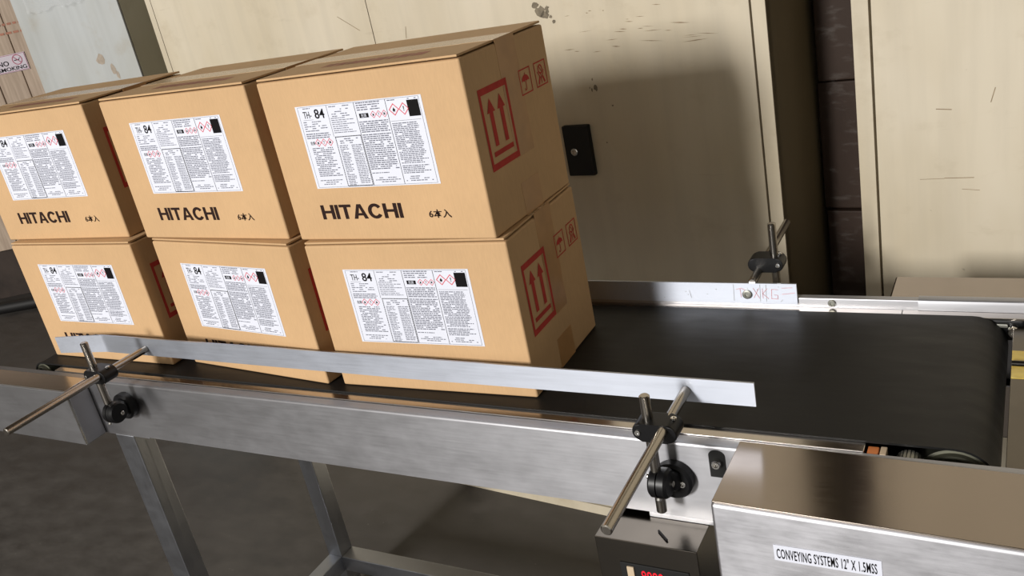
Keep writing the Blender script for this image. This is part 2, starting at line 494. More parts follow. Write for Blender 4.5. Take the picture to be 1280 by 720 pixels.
# legs, feet, lower bars
LW = 0.038
def leg(x0, y0, top=-0.1095, LX=0.038):
    m = MB().box(x0, x0 + LX, y0, y0 + LW, FLOOR + 0.012, top, 0.0025, 2)
    l = cpart(m, 'leg', 'leg')
    cpart(MB().box(x0 - 0.037, x0 + LX + 0.042, y0, y0 + LW, top - 0.0005, top + 0.0025, 0.0008), 'mounting_plate', 'steel', l)
    cpart(MB().lathe([(0, 0), (0.026, 0), (0.026, 0.004), (0.012, 0.010), (0.008, 0.013), (0, 0.013)], (x0 + LX / 2, y0 + LW / 2, FLOOR), (0, 0, 1), 24), 'levelling_foot', 'rubber', l)
LFX, LBX = -0.511, -0.4755
leg(LFX, YN, LX=0.048); leg(LBX, YF - LW)
leg(0.65, YN, LX=0.048); leg(0.66, YF - LW)
bz0, bz1 = -0.668, -0.630
cpart(MB().box(LBX + 0.002, LBX + 0.036, YN + LW - 0.001, YF - LW + 0.001, bz0, bz1, 0.002), 'cross_bar', 'leg')
cpart(MB().box(0.66, 0.698, YN + LW, YF - LW, bz0, bz1, 0.002), 'cross_bar', 'leg')
cpart(MB().box(LBX + LW, 0.66, YF - LW, YF, bz0, bz1, 0.002), 'long_bar', 'leg')

# ---- guide rails with their rods and clamps
def stadium(w, h, n=10):
    pts = []
    for i in range(n + 1): a = -math.pi / 2 + math.pi * i / n; pts.append((w / 2 - h / 2 + h / 2 * math.cos(a), h / 2 * math.sin(a)))
    for i in range(n + 1): a = math.pi / 2 + math.pi * i / n; pts.append((-(w / 2 - h / 2) + h / 2 * math.cos(a), h / 2 * math.sin(a)))
    return pts
def clamp_block(xc, yc, zc, w, h, d, axis='y'):
    b = bmesh.new()
    pts = stadium(w, h)
    A = [b.verts.new((p[0], -d / 2, p[1])) for p in pts]; B = [b.verts.new((p[0], d / 2, p[1])) for p in pts]
    fa = b.faces.new(A); fb = b.faces.new(B[::-1]); n = len(pts)
    for i in range(n): b.faces.new((A[i], B[i], B[(i + 1) % n], A[(i + 1) % n]))
    ed = [e for f in (fa, fb) for e in f.edges]
    bmesh.ops.bevel(b, geom=ed, offset=0.0022, segments=2, profile=0.5, affect='EDGES')
    m = MB(); m.add(b, Matrix.Translation((xc, yc, zc)))
    return m

def bracket(rail, xv, yv, zt, zb, xh, zh, zn, y_end, y_far, side, zc, xb, xhd, zlow):
    """side = -1: near rail (frame face YN, rods toward the camera), +1: far rail;
    zh / zn heights of the reach rod at the strip and at its free end"""
    yf = YN if side < 0 else YF
    s = side
    cpart(MB().cyl((xv, yv, zb), (xv + 0.0002, yv, zt), 0.006, 24, chamfer=0.0012), 'post_rod', 'rod', rail)
    cpart(MB().cyl((xh, y_far, zn if s < 0 else zh), (xh, y_end, zh if s < 0 else zn), 0.006, 24, chamfer=0.0012), 'reach_rod', 'rod', rail)
    xc = (xv + xh) / 2
    cc = cpart(clamp_block(xc, yv, zc, 0.0515, 0.0225, 0.027), 'cross_clamp', 'clamp', rail)
    def sc(*a): cpart(screw(MB(), *a), 'clamp_screw', 'chrome', rail)
    sc((xc + s * 0.0185, yv - 0.0133, zc), (0, -1, 0), 0.0034, 0.0025)
    sc((xc + 0.0185, yv + 0.003, zc + 0.011), (0, 0, 1), 0.0034, 0.002)
    # swivel clamp: a disc on the frame, an arm and a split head round the post
    m = MB()
    m.lathe([(0, 0), (0.0222, 0), (0.0232, 0.002), (0.0232, 0.011), (0.0202, 0.0145), (0, 0.0145)], (xb, yf, zlow - 0.012), (0, s, 0), 32)
    ya, yb = sorted((yf + s * 0.009, yv - s * 0.004))
    b = bmesh.new(); bmesh.ops.create_cube(b, size=1)
    for v in b.verts:
        f = (v.co.y + 0.5); y = ya + f * (yb - ya); at_frame = f if s < 0 else 1 - f
        v.co = Vector(((xhd + (xb - xhd) * at_frame) + v.co.x * 0.026, y, zlow - 0.012 * at_frame + v.co.z * 0.028))
    bmesh.ops.bevel(b, geom=b.edges[:], offset=0.006, segments=3, profile=0.5, affect='EDGES'); m.add(b)
    m.lathe([(0, 0), (0.015, 0), (0.0175, 0.0025), (0.0175, 0.0095), (0, 0.0095)], (xhd - 0.0115, yv, zlow), (1, 0, 0), 28)
    m.lathe([(0, 0), (0.0175, 0), (0.0175, 0.008), (0.015, 0.0115), (0, 0.0115)], (xhd - 0.0005, yv, zlow), (1, 0, 0), 28)
    cpart(m, 'swivel_clamp', 'clamp', rail)
    sc((xhd + 0.0105, yv + 0.004, zlow - 0.003), (1, 0, 0), 0.0036, 0.0025)
    sc((xb + 0.0125, yf + s * 0.0135, zlow - 0.012), (0, s, 0), 0.0042, 0.003)
    sc((xhd - 0.012, yv - 0.002, zlow + 0.008), (-1, 0, 0), 0.0036, 0.003)
    sc((xhd + 0.001, yv - 0.015, zlow - 0.011), (0, -0.6, -0.8), 0.003, 0.003)

def ribbon(pts, th):
    """upright strip following (x, y, z0, z1) points, thickness th towards +Y"""
    m = MB(); fr = []
    for x, y, z0, z1 in pts:
        fr.append([m.bm.verts.new(c) for c in ((x, y, z0), (x, y + th, z0), (x, y + th, z1), (x, y, z1))])
    for a, b in zip(fr, fr[1:]):
        for i in range(4): m.bm.faces.new((a[i], b[i], b[(i + 1) % 4], a[(i + 1) % 4]))
    m.bm.faces.new(fr[0]); m.bm.faces.new(fr[-1][::-1])
    return m
rail_n = cpart(ribbon([(-0.602, -0.031, 0.0332, 0.0634), (-0.503, -0.0125, 0.0315, 0.0632), (-0.495, -0.012, 0.0313, 0.0630), (0.12, -0.012, 0.0268, 0.0596), (0.6055, -0.012, 0.0275, 0.0572)], 0.0028), 'guide_rail', 'alu')
rail_n['label'] = 'plain aluminium guide strip on the near side with a flared left end'
rail_f = cpart(ribbon([(-0.72, 0.335, 0.004, 0.0355), (-0.55, 0.305, 0.004, 0.0355), (0.2, 0.305, 0.003, 0.0345), (0.5835, 0.305, 0.0025, 0.0338)], 0.003), 'guide_rail', 'alu')
rail_f['label'] = 'aluminium guide strip on the far side with red marker scribble'
bracket(rail_n, 0.5055, -0.082, 0.0745, -0.0785, 0.5265, 0.0420, 0.0330, -0.012, -0.2590, -1, 0.0345, 0.5150, 0.5100, -0.0385)
bracket(rail_n, -0.4225, -0.094, 0.0960, -0.0300, -0.3970, 0.0435, 0.0440, -0.012, -0.2700, -1, 0.0410, -0.4390, -0.4135, -0.0300)
bracket(rail_f, 0.5430, 0.358, 0.1055, -0.0785, 0.5215, 0.0340, 0.0395, 0.308 + 0.228, 0.308, 1, 0.0450, 0.5470, 0.5440, -0.0400)
bracket(rail_f, -0.46, 0.358, 0.1055, -0.0785, -0.44, 0.0340, 0.0395, 0.52, 0.308, 1, 0.0450, -0.456, -0.459, -0.0400)
cpart(screw(MB(), (0.514, 0.305, 0.0175), (0, -1, 0), 0.0068, 0.0035), 'rail_bolt', 'zinc', rail_f)
# red marker on the end of the far strip
m = MB(); y = 0.3046
def stroke(*pp):
    for a, b in zip(pp, pp[1:]): m.line(a, b, 0.0007, y)
stroke((0.498, 0.0245), (0.506, 0.0265), (0.511, 0.0235)); stroke((0.504, 0.0255), (0.505, 0.0120))
stroke((0.523, 0.0270), (0.531, 0.0110)); stroke((0.531, 0.0270), (0.523, 0.0115))
stroke((0.536, 0.0265), (0.536, 0.0110)); stroke((0.543, 0.0265), (0.536, 0.0185), (0.544, 0.0105))
stroke((0.558, 0.0250), (0.549, 0.0255), (0.548, 0.0110), (0.557, 0.0105), (0.557, 0.0165), (0.552, 0.0168))
stroke((0.563, 0.0180), (0.581, 0.0205)); stroke((0.563, 0.0275), (0.578, 0.0285))
cpart(m, 'marker_scribble', 'pen', rail_f, False)
m = MB(); y = 0.3047
for xx in (0.494, 0.532, 0.5405): m.line((xx, 0.006), (xx + 0.001, 0.0325), 0.0005, y)
for k in range(16):
    random.seed(k); xx = random.uniform(0.3, 0.57); m.line((xx, random.uniform(.006, .03)), (xx + random.uniform(-.006, .006), random.uniform(.006, .03)), 0.0005, y) if k > 11 else m.quads([(xx, xx + .0012, (zz := random.uniform(.005, .03)), zz + .001)], y)
stuff(cpart(m, 'scratches', 'zinc', rail_f, False))

# ---- folded stainless covers
def cover(x0, x1, ya, yb, z0, z1, name, mat, r=0.004):
    """box cover, side faces, open at the back"""
    b = bmesh.new(); bmesh.ops.create_cube(b, size=1)
    for v in b.verts: v.co = Vector(((x0 + x1) / 2 + v.co.x * (x1 - x0), (ya + yb) / 2 + v.co.y * (yb - ya), (z0 + z1) / 2 + v.co.z * (z1 - z0)))
    bmesh.ops.bevel(b, geom=b.edges[:], offset=r, segments=3, profile=0.5, affect='EDGES')
    m = MB(); m.add(b); return m
TILT = Matrix(((1, 0, 0, 0), (-0.028, 1, 0, 0.028 * 0.59), (0, 0, 1, 0), (0, 0, 0, 1)))   # the cover stands a touch askew
drive = cpart(cover(0.5895, 1.02, -0.150, YN - 0.0004, -0.24, -0.0052, 'c', ''), 'drive_cover', 'steel_cover', xf=TILT)
cpart(MB().box(0.5905, 1.019, -0.1475, -0.036, -0.0056, -0.0032, 0.001), 'cover_lid', 'steel_lid', drive, xf=TILT)
# sticker, slightly crooked
XS = Matrix.Translation((0.7007, -0.1534, -0.0507)) @ Matrix.Rotation(math.atan(-0.028), 4, 'Z') @ Matrix.Rotation(R(-1.3), 4, 'Y')
st = MB().box(-0.0505, 0.0505, -0.0003, 0.0, -0.0094, 0.0094).build('sticker', 'label', drive, False, off=BX, xf=XS)
MB().text('CONVEYING SYSTEMS 12" X 1.5MSS', (-0.0478, 0.0462, -0.0066, 0.0058), -0.0006, 0.012, 1.09).build('sticker_lettering', 'ink', drive, False, off=BX, xf=XS)
cpart(cover(0.7005, 1.02, YF + 0.0004, 0.398, -0.20, 0.0065, 'c', '', 0.003), 'rear_cover', 'steel_lid')
endc = cpart(cover(-0.98, -0.532, -0.092, YN - 0.0004, -0.109, -0.0052, 'c', '', 0.0015), 'end_cover', 'steel')
cpart(MB().box(-0.979, -0.534, -0.0905, -0.046, -0.0056, -0.0036, 0.0008), 'cover_lid', 'steel_flange', endc)
cpart(MB().box(-0.5335, -0.5305, -0.0926, -0.0895, -0.107, -0.012, 0.0006), 'corner_edge', 'chrome', endc)

# ---- control box under the frame
ctl = cpart(MB().box(0.4215, 0.5475, -0.100, 0.03, -0.30, -0.115, 0.0012), 'control_box', 'box_steel')
cpart(MB().box(0.474, 0.575, -0.0505, -0.0295, -0.1145, -0.1078, 0.0006), 'hanger_bracket', 'steel', ctl)
dsp = cpart(MB().box(0.4495, 0.535, -0.1016, -0.0995, -0.205, -0.1465, 0.001), 'display_panel', 'black', ctl)
cpart(MB().box(0.4585, 0.4675, -0.1040, -0.1012, -0.20, -0.150, 0.001), 'rocker_switch', 'ivory', ctl)
m = MB().text('8888', (0.4755, 0.503, -0.170, -0.1535), -0.1021, 0.01)
cpart(m, 'digit_display', 'led', ctl, False)
cpart(MB().cyl((0.517, -0.1015, -0.1575), (0.517, -0.1045, -0.1575), 0.004, 20), 'dial', 'dark_metal', ctl)
cpart(MB().cyl((0.494, -0.075, -0.1135), (0.509, -0.089, -0.1135), 0.0014, 8), 'loose_wire', 'rubber', ctl)

# ------------------------------------------------------------------ cartons
W, D, H = 0.316, 0.2104, 0.2222
TOPF = 0.0046
def block_letters(x0, x1, z0, z1, y):
    """the seven heavy grotesque capitals on the carton front"""
    m = MB(); h = z1 - z0; w = 0.0056                      # stem width
    adv = [0.0222, 0.0056, 0.0200, 0.0236, 0.0232, 0.0222, 0.0056]; gap = (x1 - x0 - sum(adv)) / 6
    x = x0
    for ch, a in zip('HITACHI', adv):
        if ch == 'H': m.quads([(x, x + w, z0, z1), (x + a - w, x + a, z0, z1), (x + w, x + a - w, z0 + h * .42, z0 + h * .60)], y)
        elif ch == 'I': m.quads([(x, x + w, z0, z1)], y)
        elif ch == 'T': m.quads([(x, x + a, z1 - h * .19, z1), (x + a / 2 - w / 2, x + a / 2 + w / 2, z0, z1 - h * .19)], y)
        elif ch == 'A':
            c = x + a / 2; t_ = w * 0.58
            m.poly([(x, z0), (x + w * 1.06, z0), (c, z1 - h * .2), (c, z1), (c - t_, z1)], y); m.poly([(x + a, z0), (c + t_, z1), (c, z1), (c, z1 - h * .2), (x + a - w * 1.06, z0)], y)
            m.quads([(x + a * .24, x + a * .76, z0 + h * .22, z0 + h * .39)], y - 0.0001)
        elif ch == 'C':
            c = (x + a / 2, (z0 + z1) / 2); ro = (a / 2, h / 2 + .0003); ri = (a / 2 - w * 1.02, h / 2 - h * .19)
            N = 26; A = [math.radians(34 + (326 - 34) * i / N) for i in range(N + 1)]
            for p, q in zip(A, A[1:]):
                m.poly([(c[0] + ro[0] * math.cos(p), c[1] + ro[1] * math.sin(p)), (c[0] + ri[0] * math.cos(p), c[1] + ri[1] * math.sin(p)), (c[0] + ri[0] * math.cos(q), c[1] + ri[1] * math.sin(q)), (c[0] + ro[0] * math.cos(q), c[1] + ro[1] * math.sin(q))], y)
        x += a + gap
    return m
def make_carton(label):
    t = thing('cardboard_box', label, 'box', (0, 0, 0), 0, 'cartons stacked on the conveyor')
    # body: rounded corrugated shell, walls very slightly bowed
    b = bmesh.new(); bmesh.ops.create_cube(b, size=1)
    for v in b.verts: v.co = Vector(((v.co.x + 0.5) * W, (v.co.y + 0.5) * D, (v.co.z + 0.5) * (H - TOPF)))
    bmesh.ops.bevel(b, geom=[e for e in b.edges], offset=0.0030, segments=3, profile=0.5, affect='EDGES')
    m = MB(); m.add(b)
    m.build('body', 'card', t)
    # two long top flaps meeting in the middle, free at their short ends
    for y0, y1 in ((0.0008, D / 2 - 0.0006), (D / 2 + 0.0006, D - 0.0008)):
        MB().box(0.0022, W - 0.0022, y0, y1, H - TOPF + 0.0017, H, 0.0009, 2).build('top_flap', 'card', t)
    # packing tape: over the top seam and down both ends
    tp = MB().box(0.0, W, D / 2 - 0.024, D / 2 + 0.024, H - 0.0002, H + 0.00025)
    tp.build('top_tape', 'tape', t, False)
    for x in (-0.00025, W - 0.0001):
        MB().box(x, x + 0.00035, D / 2 - 0.022, D / 2 + 0.026, 0.075, H + 0.00025).build('end_tape', 'tape_end', t, False)
        MB().box(x, x + 0.00036, D / 2 - 0.024, D / 2 + 0.024, 0.0, 0.043).build('end_tape', 'tape_end', t, False)
    # red print on the front flap
    random.seed(3); q = MB(); x = 0.085
    while x < 0.235:
        w = random.uniform(0.004, 0.011)
        b = [q.bm.verts.new(c) for c in ((x, 0.034, H + .0003), (x + w, 0.034, H + .0003), (x + w, 0.055, H + .0003), (x, 0.055, H + .0003))]
        q.bm.faces.new(b); x += w + random.uniform(0.002, 0.006)
    stuff(q.build('top_print', 'ink_faded', t, False))
    # lettering on the front
    block_letters(0.0519, 0.1858, 0.0300, 0.0501, -0.0005).build('printed_lettering', 'ink_box', t, False)
    MB().text('6本入', (0.2257, 0.2591, 0.0290, 0.0402), -0.0005, 0.017, 1.05).build('quantity_lettering', 'ink_box', t, False)
    # label
    lx0, lx1, lz0, lz1 = 0.0560, 0.2540, 0.0730, 0.1825
    lw, lh = lx1 - lx0, lz1 - lz0
    lab = MB().box(lx0, lx1, -0.00035, 0.0002, lz0, lz1).build('label', 'label', t, False)
    X = lambda f: lx0 + f * lw
    Z = lambda f: lz1 - f * lh
    y1, y2, y3 = -0.00065, -0.0009, -0.00115
    fine, dark = MB(), MB()
    random.seed(11)
    def words(x0, x1, f0, f1, pitch=0.0215, h=0.0098, fill=0.92, ragged=0.15, cen=False):
        f = f0
        while f < f1:
            end = x1 - random.uniform(0, ragged) * (x1 - x0); x = x0
            if cen: d = random.uniform(0.0, 0.25) * (x1 - x0); x = x0 + d; end = x1 - d
            while x < end:
                w = min(random.uniform(0.008, 0.034), end - x)
                if random.random() < fill: fine.quads([(X(x), X(x + w), Z(f + h), Z(f))], y1)
                x += w + random.uniform(0.004, 0.007)
            f += pitch
    words(0.035, 0.13, 0.025, 0.04)
    words(0.04, 0.235, 0.185, 0.315, 0.026, 0.010, 0.6, 0.3); words(0.035, 0.24, 0.325, 0.375, 0.024, 0.012, 0.95, 0.1)
    words(0.055, 0.25, 0.50, 0.85, 0.0225, 0.011, 0.9, 0.3); words(0.04, 0.25, 0.895, 0.965, 0.024, 0.010, 0.95, 0, True)
    words(0.28, 0.47, 0.03, 0.045, fill=0.6); words(0.29, 0.45, 0.065, 0.145, 0.026, 0.010, 0.45, 0.1)
    words(0.275, 0.475, 0.165, 0.345, 0.024, 0.0085, 0.85, 0.45)
    words(0.30, 0.45, 0.41, 0.46, 0.024, 0.011, 0.6, 0.2)
    words(0.288, 0.365, 0.49, 0.965, 0.0205, 0.0095, 0.97, 0.35); words(0.385, 0.468, 0.49, 0.95, 0.0205, 0.0095, 0.97, 0.12)
    words(0.50, 0.70, 0.02, 0.115, 0.026, 0.012, 0.8, 0.3)
    words(0.495, 0.72, 0.235, 0.36, 0.023, 0.0122, 0.95, 0.1); words(0.495, 0.72, 0.385, 0.80, 0.0235, 0.0122, 0.93, 0.12)
    words(0.495, 0.63, 0.835, 0.85); words(0.50, 0.72, 0.895, 0.965, 0.024, 0.010, 0.95, 0, True)
    words(0.745, 0.96, 0.025, 0.04, fill=0.7)
    words(0.745, 0.95, 0.285, 0.66, 0.0205, 0.0105, 0.96, 0.12); words(0.745, 0.955, 0.675, 0.75, 0.0205, 0.0105, 0.97, 0.25); words(0.745, 0.955, 0.77, 0.86, 0.0205, 0.0105, 0.97, 0.3)
    words(0.75, 0.955, 0.895, 0.965, 0.024, 0.010, 0.95, 0, True)
    def L(p, q, w=0.0004): dark.line((X(p[0]), Z(p[1])), (X(q[0]), Z(q[1])), w, y1)
    L((0.485, 0.012), (0.485, 0.985), 0.0005); L((0.73, 0.012), (0.73, 0.985), 0.0005); L((0.262, 0.012), (0.262, 0.38), 0.0003)
    L((0.74, 0.262), (0.965, 0.262), 0.0003); L((0.02, 0.985), (0.98, 0.985), 0.0003); L((0.02, 0.012), (0.98, 0.012), 0.0003)
    L((0.02, 0.012), (0.02, 0.985), 0.00025); L((0.98, 0.012), (0.98, 0.985), 0.00025)
    for k in range(34):                           # dotted frame
        f = 0.385 + 0.595 * k / 34
        L((0.272, f), (0.272, f + 0.012), 0.0011); L((0.478, f), (0.478, f + 0.012), 0.0011)
    for k in range(22):
        f = 0.272 + 0.206 * k / 22
        L((f, 0.388), (f + 0.0065, 0.388), 0.0011); L((f, 0.98), (f + 0.0065, 0.98), 0.0011)
    dark.quads([(X(0.888), X(0.972), Z(0.225), Z(0.045)), (X(0.508), X(0.580), Z(0.195), Z(0.145))], y1)
    L((0.045, 0.165), (0.13, 0.165), 0.0003)
    def ghs(cx, cz, r, sym):
        red, sy_ = MB(), MB()
        c = (X(cx), Z(cz)); ri = r * 0.82
        for i in range(4):
            a0, a1 = i * math.pi / 2, (i + 1) * math.pi / 2
            red.poly([(c[0] + r * math.cos(a0), c[1] + r * math.sin(a0)), (c[0] + r * math.cos(a1), c[1] + r * math.sin(a1)),
                      (c[0] + ri * math.cos(a1), c[1] + ri * math.sin(a1)), (c[0] + ri * math.cos(a0), c[1] + ri * math.sin(a0))], y1)
        u = r * 0.12
        P = lambda *pp: sy_.poly([(c[0] + a * u, c[1] + b * u) for a, b in pp], y2)
        if sym == 'flame':
            P((-1.6, -2), (0.2, -2.6), (1.7, -1.6), (1.9, 0), (1.2, 1.2), (0.9, 0.4), (0.1, 3), (-0.9, 1.2), (-1.2, 0.2), (-1.9, 0.6))
            P((-2.2, -3.1), (2.2, -3.1), (2.2, -2.8), (-2.2, -2.8))
        elif sym == 'mark':
            P((-0.6, 3.4), (-0.3, -0.8), (0.3, -0.8), (0.6, 3.4)); P((-0.5, -1.6), (0.5, -1.6), (0.5, -2.6), (-0.5, -2.6))
        else:
            P((-0.9, 3), (0.9, 3), (1.0, 1.6), (0, 1), (-1.0, 1.6)); P((-2, 0.6), (0, 1), (2, 0.6), (2, -2.2), (-2, -2.2))
        red.build('hazard_diamond', 'ink_red', lab, False); sy_.build('hazard_symbol', 'ink', lab, False)
    ghs(0.782, 0.135, 0.0076, 'flame'); ghs(0.856, 0.135, 0.0076, 'mark')
    for k, sy in enumerate(('flame', 'mark', 'bust')):
        ghs(0.618 + 0.043 * k, 0.168, 0.0046, sy); ghs(0.118 + 0.05 * k, 0.44, 0.0052, sy)
    stuff(fine.build('fine_print', 'ink_fine', lab, False))
    stuff(dark.build('ruled_lines', 'ink', lab, False)); dark = MB()
    dark.text('84', (X(0.150), X(0.232), Z(0.157), Z(0.045)), y1, 0.012)
    dark.text('TH-', (X(0.055), X(0.122), Z(0.145), Z(0.065)), y1, 0.004)
    dark.text('危険', (X(0.052), X(0.092), Z(0.463), Z(0.420)), y1, 0.0)
    stuff(dark.build('heading_print', 'ink', lab, False))
    MB().text('危険', (X(0.523), X(0.565), Z(0.19), Z(0.150)), y2, 0.0).build('reversed_print', 'label', lab, False)
    # red handling marks on both ends; drawn in the (y, z) plane of the end wall
    def endmarks(sgn):
        xf = Matrix.Translation((W + 0.0004, 0, 0)) @ Matrix.Rotation(math.pi / 2, 4, 'Z') if sgn > 0 else Matrix.Translation((-0.0004, D, 0)) @ Matrix.Rotation(-math.pi / 2, 4, 'Z')
        a = MB(); x0, x1, z0, z1 = 0.0232, 0.0930, 0.0762, 0.1750
        a.quads([(x0, x1, z1 - 0.008, z1), (x0, x1, z0, z0 + 0.008), (x0, x0 + 0.0052, z0 + .008, z1 - .008), (x1 - 0.0052, x1, z0 + .008, z1 - .008),
                 (x0 + 0.011, x1 - 0.011, z0 + 0.0155, z0 + 0.0215)], 0)
        for c in (0.0452, 0.0700):
            a.poly([(c - 0.0042, z0 + 0.027), (c + 0.0042, z0 + 0.027), (c + 0.0042, z1 - 0.031), (c + 0.0094, z1 - 0.031), (c, z1 - 0.014), (c - 0.0094, z1 - 0.031), (c - 0.0042, z1 - 0.031)], 0)
        a.build('arrow_print', 'ink_boxred', t, False, xf=xf)
        for kind, (x0, x1) in (('umbrella', (0.1254, 0.1560)), ('glass', (0.1674, 0.1990))):
            a = MB(); z0, z1 = 0.1432, 0.1752; w = 0.0016
            a.quads([(x0, x1, z1 - w, z1), (x0, x1, z0, z0 + w), (x0, x0 + w, z0 + w, z1 - w), (x1 - w, x1, z0 + w, z1 - w)], 0)
            cx = (x0 + x1) / 2; cz = (z0 + z1) / 2
            if kind == 'umbrella':
                pts = [(cx + 0.0100 * math.cos(math.pi * i / 12), cz - 0.0005 + 0.0085 * math.sin(math.pi * i / 12)) for i in range(13)]
                pts += [(cx - 0.0065, cz + 0.0010), (cx - 0.0033, cz - 0.0005), (cx, cz + 0.0010), (cx + 0.0033, cz - 0.0005), (cx + 0.0065, cz + 0.0010)]
                a.poly(pts, 0)
                a.line((cx, cz), (cx, cz - 0.010), 0.0014, 0); a.line((cx, cz - 0.010), (cx - 0.0035, cz - 0.0115), 0.0014, 0); a.line((cx - 0.0035, cz - 0.0115), (cx - 0.0045, cz - 0.0085), 0.0014, 0)
                a.line((cx, cz + 0.008), (cx, cz + 0.0105), 0.0012, 0)
            else:
                a.ring((cx, cz + 0.0055), 0.0062, 0.0044, 0, 18)
                a.line((cx - 0.002, cz + 0.009), (cx + 0.002, cz + 0.003), 0.0012, 0)
                for s in (-1, 1):
                    a.line((cx + s * 0.0085, cz - 0.0125), (cx + s * 0.0035, cz - 0.0035), 0.0034, 0); a.line((cx + s * 0.0040, cz - 0.0035), (cx + s * 0.0085, cz + 0.0035), 0.0016, 0)
                a.line((cx, cz - 0.0005), (cx, cz - 0.0125), 0.0016, 0)
            a.build(kind + '_print', 'ink_boxred', t, False, xf=xf)
    endmarks(1); endmarks(-1)
    return t

poses = [
 ((0.0, 0.0, 0.0005), 0.0289, 'cardboard carton on the belt next to the empty stretch, under another carton'),
 ((-0.0092, 0.0089, 0.2233), -0.0128, 'upper cardboard carton nearest the black handle plate, its red-marked end fully in view'),
 ((-0.3409, 0.0265, 0.0005), -0.0951, 'cardboard carton on the belt, middle one of its row, turned slightly askew'),
 ((-0.3494, 0.0270, 0.2233), -0.0484, 'upper cardboard carton standing between the two other upper cartons'),
 ((-0.6928, 0.0120, 0.0005), 0.0, 'cardboard carton on the belt behind the flared tip of the guide strip'),
 ((-0.7104, 0.0254, 0.2233), 0.0148, 'upper cardboard carton in front of the grey-white cabinet'),
]
c0 = make_carton(poses[0][2])
c0.location = poses[0][0]; c0.rotation_euler = (0, 0, poses[0][1])
for loc, rz, lab in poses[1:]: dup(c0, loc, rz, lab)

# ------------------------------------------------------------------ cabinets behind
CA = R(-5.03)
CO = Vector((-0.2846, 0.7213, FLOOR))
Rz = Matrix.Rotation(CA, 3, 'Z')
def cabinet_frame(name, label, s0, k0=0.0):
    """thing at s0 along the cabinet row, k0 behind its front line; local x along the row, y away"""
    return thing(name, label, 'cabinet', CO + Rz @ Vector((s0, k0, 0)), CA)
# wide cream cabinet
cab = cabinet_frame('metal_cabinet', 'wide cream two-door metal cabinet with black handle plate, directly behind the cartons', 0.0)
s0, s1, dp, hh = -0.7875, 0.7755, 0.45, 1.85
MB().box(s0, s0 + 0.002, 0.003, dp, 0.0, hh).box(s0, s1, dp - 0.002, dp, 0, hh).box(s0, s1, 0.003, dp, hh - 0.002, hh).box(s0 + .002, s1 - .002, 0.022, 0.03, 0.02, hh - .01).build('shell', 'cream', cab, False)
MB().box(s1 - 0.002, s1, 0.003, dp, 0.0, hh).build('side_panel', 'cream_shaded', cab, False)
MB().box(s0, s0 + 0.0205, 0, 0.022, 0, hh, 0.0012).box(s1 - 0.0235, s1, 0, 0.022, 0, hh, 0.0012).box(s0 + 0.0205, s1 - 0.0235, 0, 0.022, 0, 0.026, 0.001).box(s0 + 0.0205, s1 - 0.0235, 0, 0.022, hh - 0.03, hh, 0.001).build('frame', 'cream', cab)
dl = MB().box(s0 + 0.0225, -0.0664, 0.0, 0.02, 0.0305, hh - 0.034, 0.0012).build('door', 'cream', cab)
dr = MB().box(-0.0648, s1 - 0.0268, 0.0, 0.02, 0.0305, hh - 0.034, 0.0012).build('door', 'cream', cab)
hp = MB().box(0.3620, 0.4195, -0.012, 0.0004, 0.8415, 0.9410, 0.002).build('handle_plate', 'black', dr)
MB().lathe([(0, 0), (0.0075, 0), (0.0075, 0.003), (0.0062, 0.004), (0.0045, 0.004), (0.004, 0.0025), (0, 0.0025)], (0.3835, -0.012, 0.8905), (0, -1, 0), 20).build('lock', 'chrome', dr)
# worn spots on the right door
def blob(m, cx, cz, rx, rz, y, seed, n=14):
    random.seed(seed)
    m.poly([(cx + rx * (0.65 + 0.5 * random.random()) * math.cos(2 * math.pi * i / n), cz + rz * (0.65 + 0.5 * random.random()) * math.sin(2 * math.pi * i / n)) for i in range(n)], y)
for i, (a, b, rx, rz) in enumerate([(0.345, 1.170, .008, .006), (0.3535, 1.157, .0125, .011), (0.362, 1.150, .009, .008), (0.3685, 1.158, .004, .009), (0.374, 1.146, .004, .003), (0.379, 1.136, .004, .004), (0.372, 1.163, .002, .002)]): m = MB(); blob(m, a, b, rx, rz, -0.0004, i); m.build('paint_chip', 'chip', dr, False)
for i, (a, b, rx, rz) in enumerate([(0.4445, 1.0085, .004, .007), (0.436, 1.005, .0018, .004), (0.440, 1.024, .0015, .003), (0.432, 1.009, .001, .002), (0.474, 0.973, .0025, .0018), (0.450, 0.903, .0015, .0015)]): m = MB(); blob(m, a, b, rx, rz, -0.0004, 30 + i, 9); m.build('paint_chip', 'chip', dr, False)
m = MB()
random.seed(8)
for k in range(26):
    a = random.uniform(0.385, 0.66); b = 1.072 + random.uniform(0, 0.075); w = random.uniform(0.008, 0.05) if b < 1.12 else random.uniform(.004, .02)
    t_ = random.uniform(0.0003, 0.0011); sl = random.uniform(-.06, .02) * w
    m.poly([(a, b), (a + w * 0.5, b + sl - t_), (a + w, b + 2 * sl), (a + w * 0.5, b + sl + t_)], -0.0004)
for p, q in [((0.0215, 1.141), (0.0266, 1.165)), ((-0.155, 1.205), (-0.10, 1.17))]: m.line(p, q, 0.0012, -0.0004)
stuff(m.build('scuff', 'scuff', dr, False))

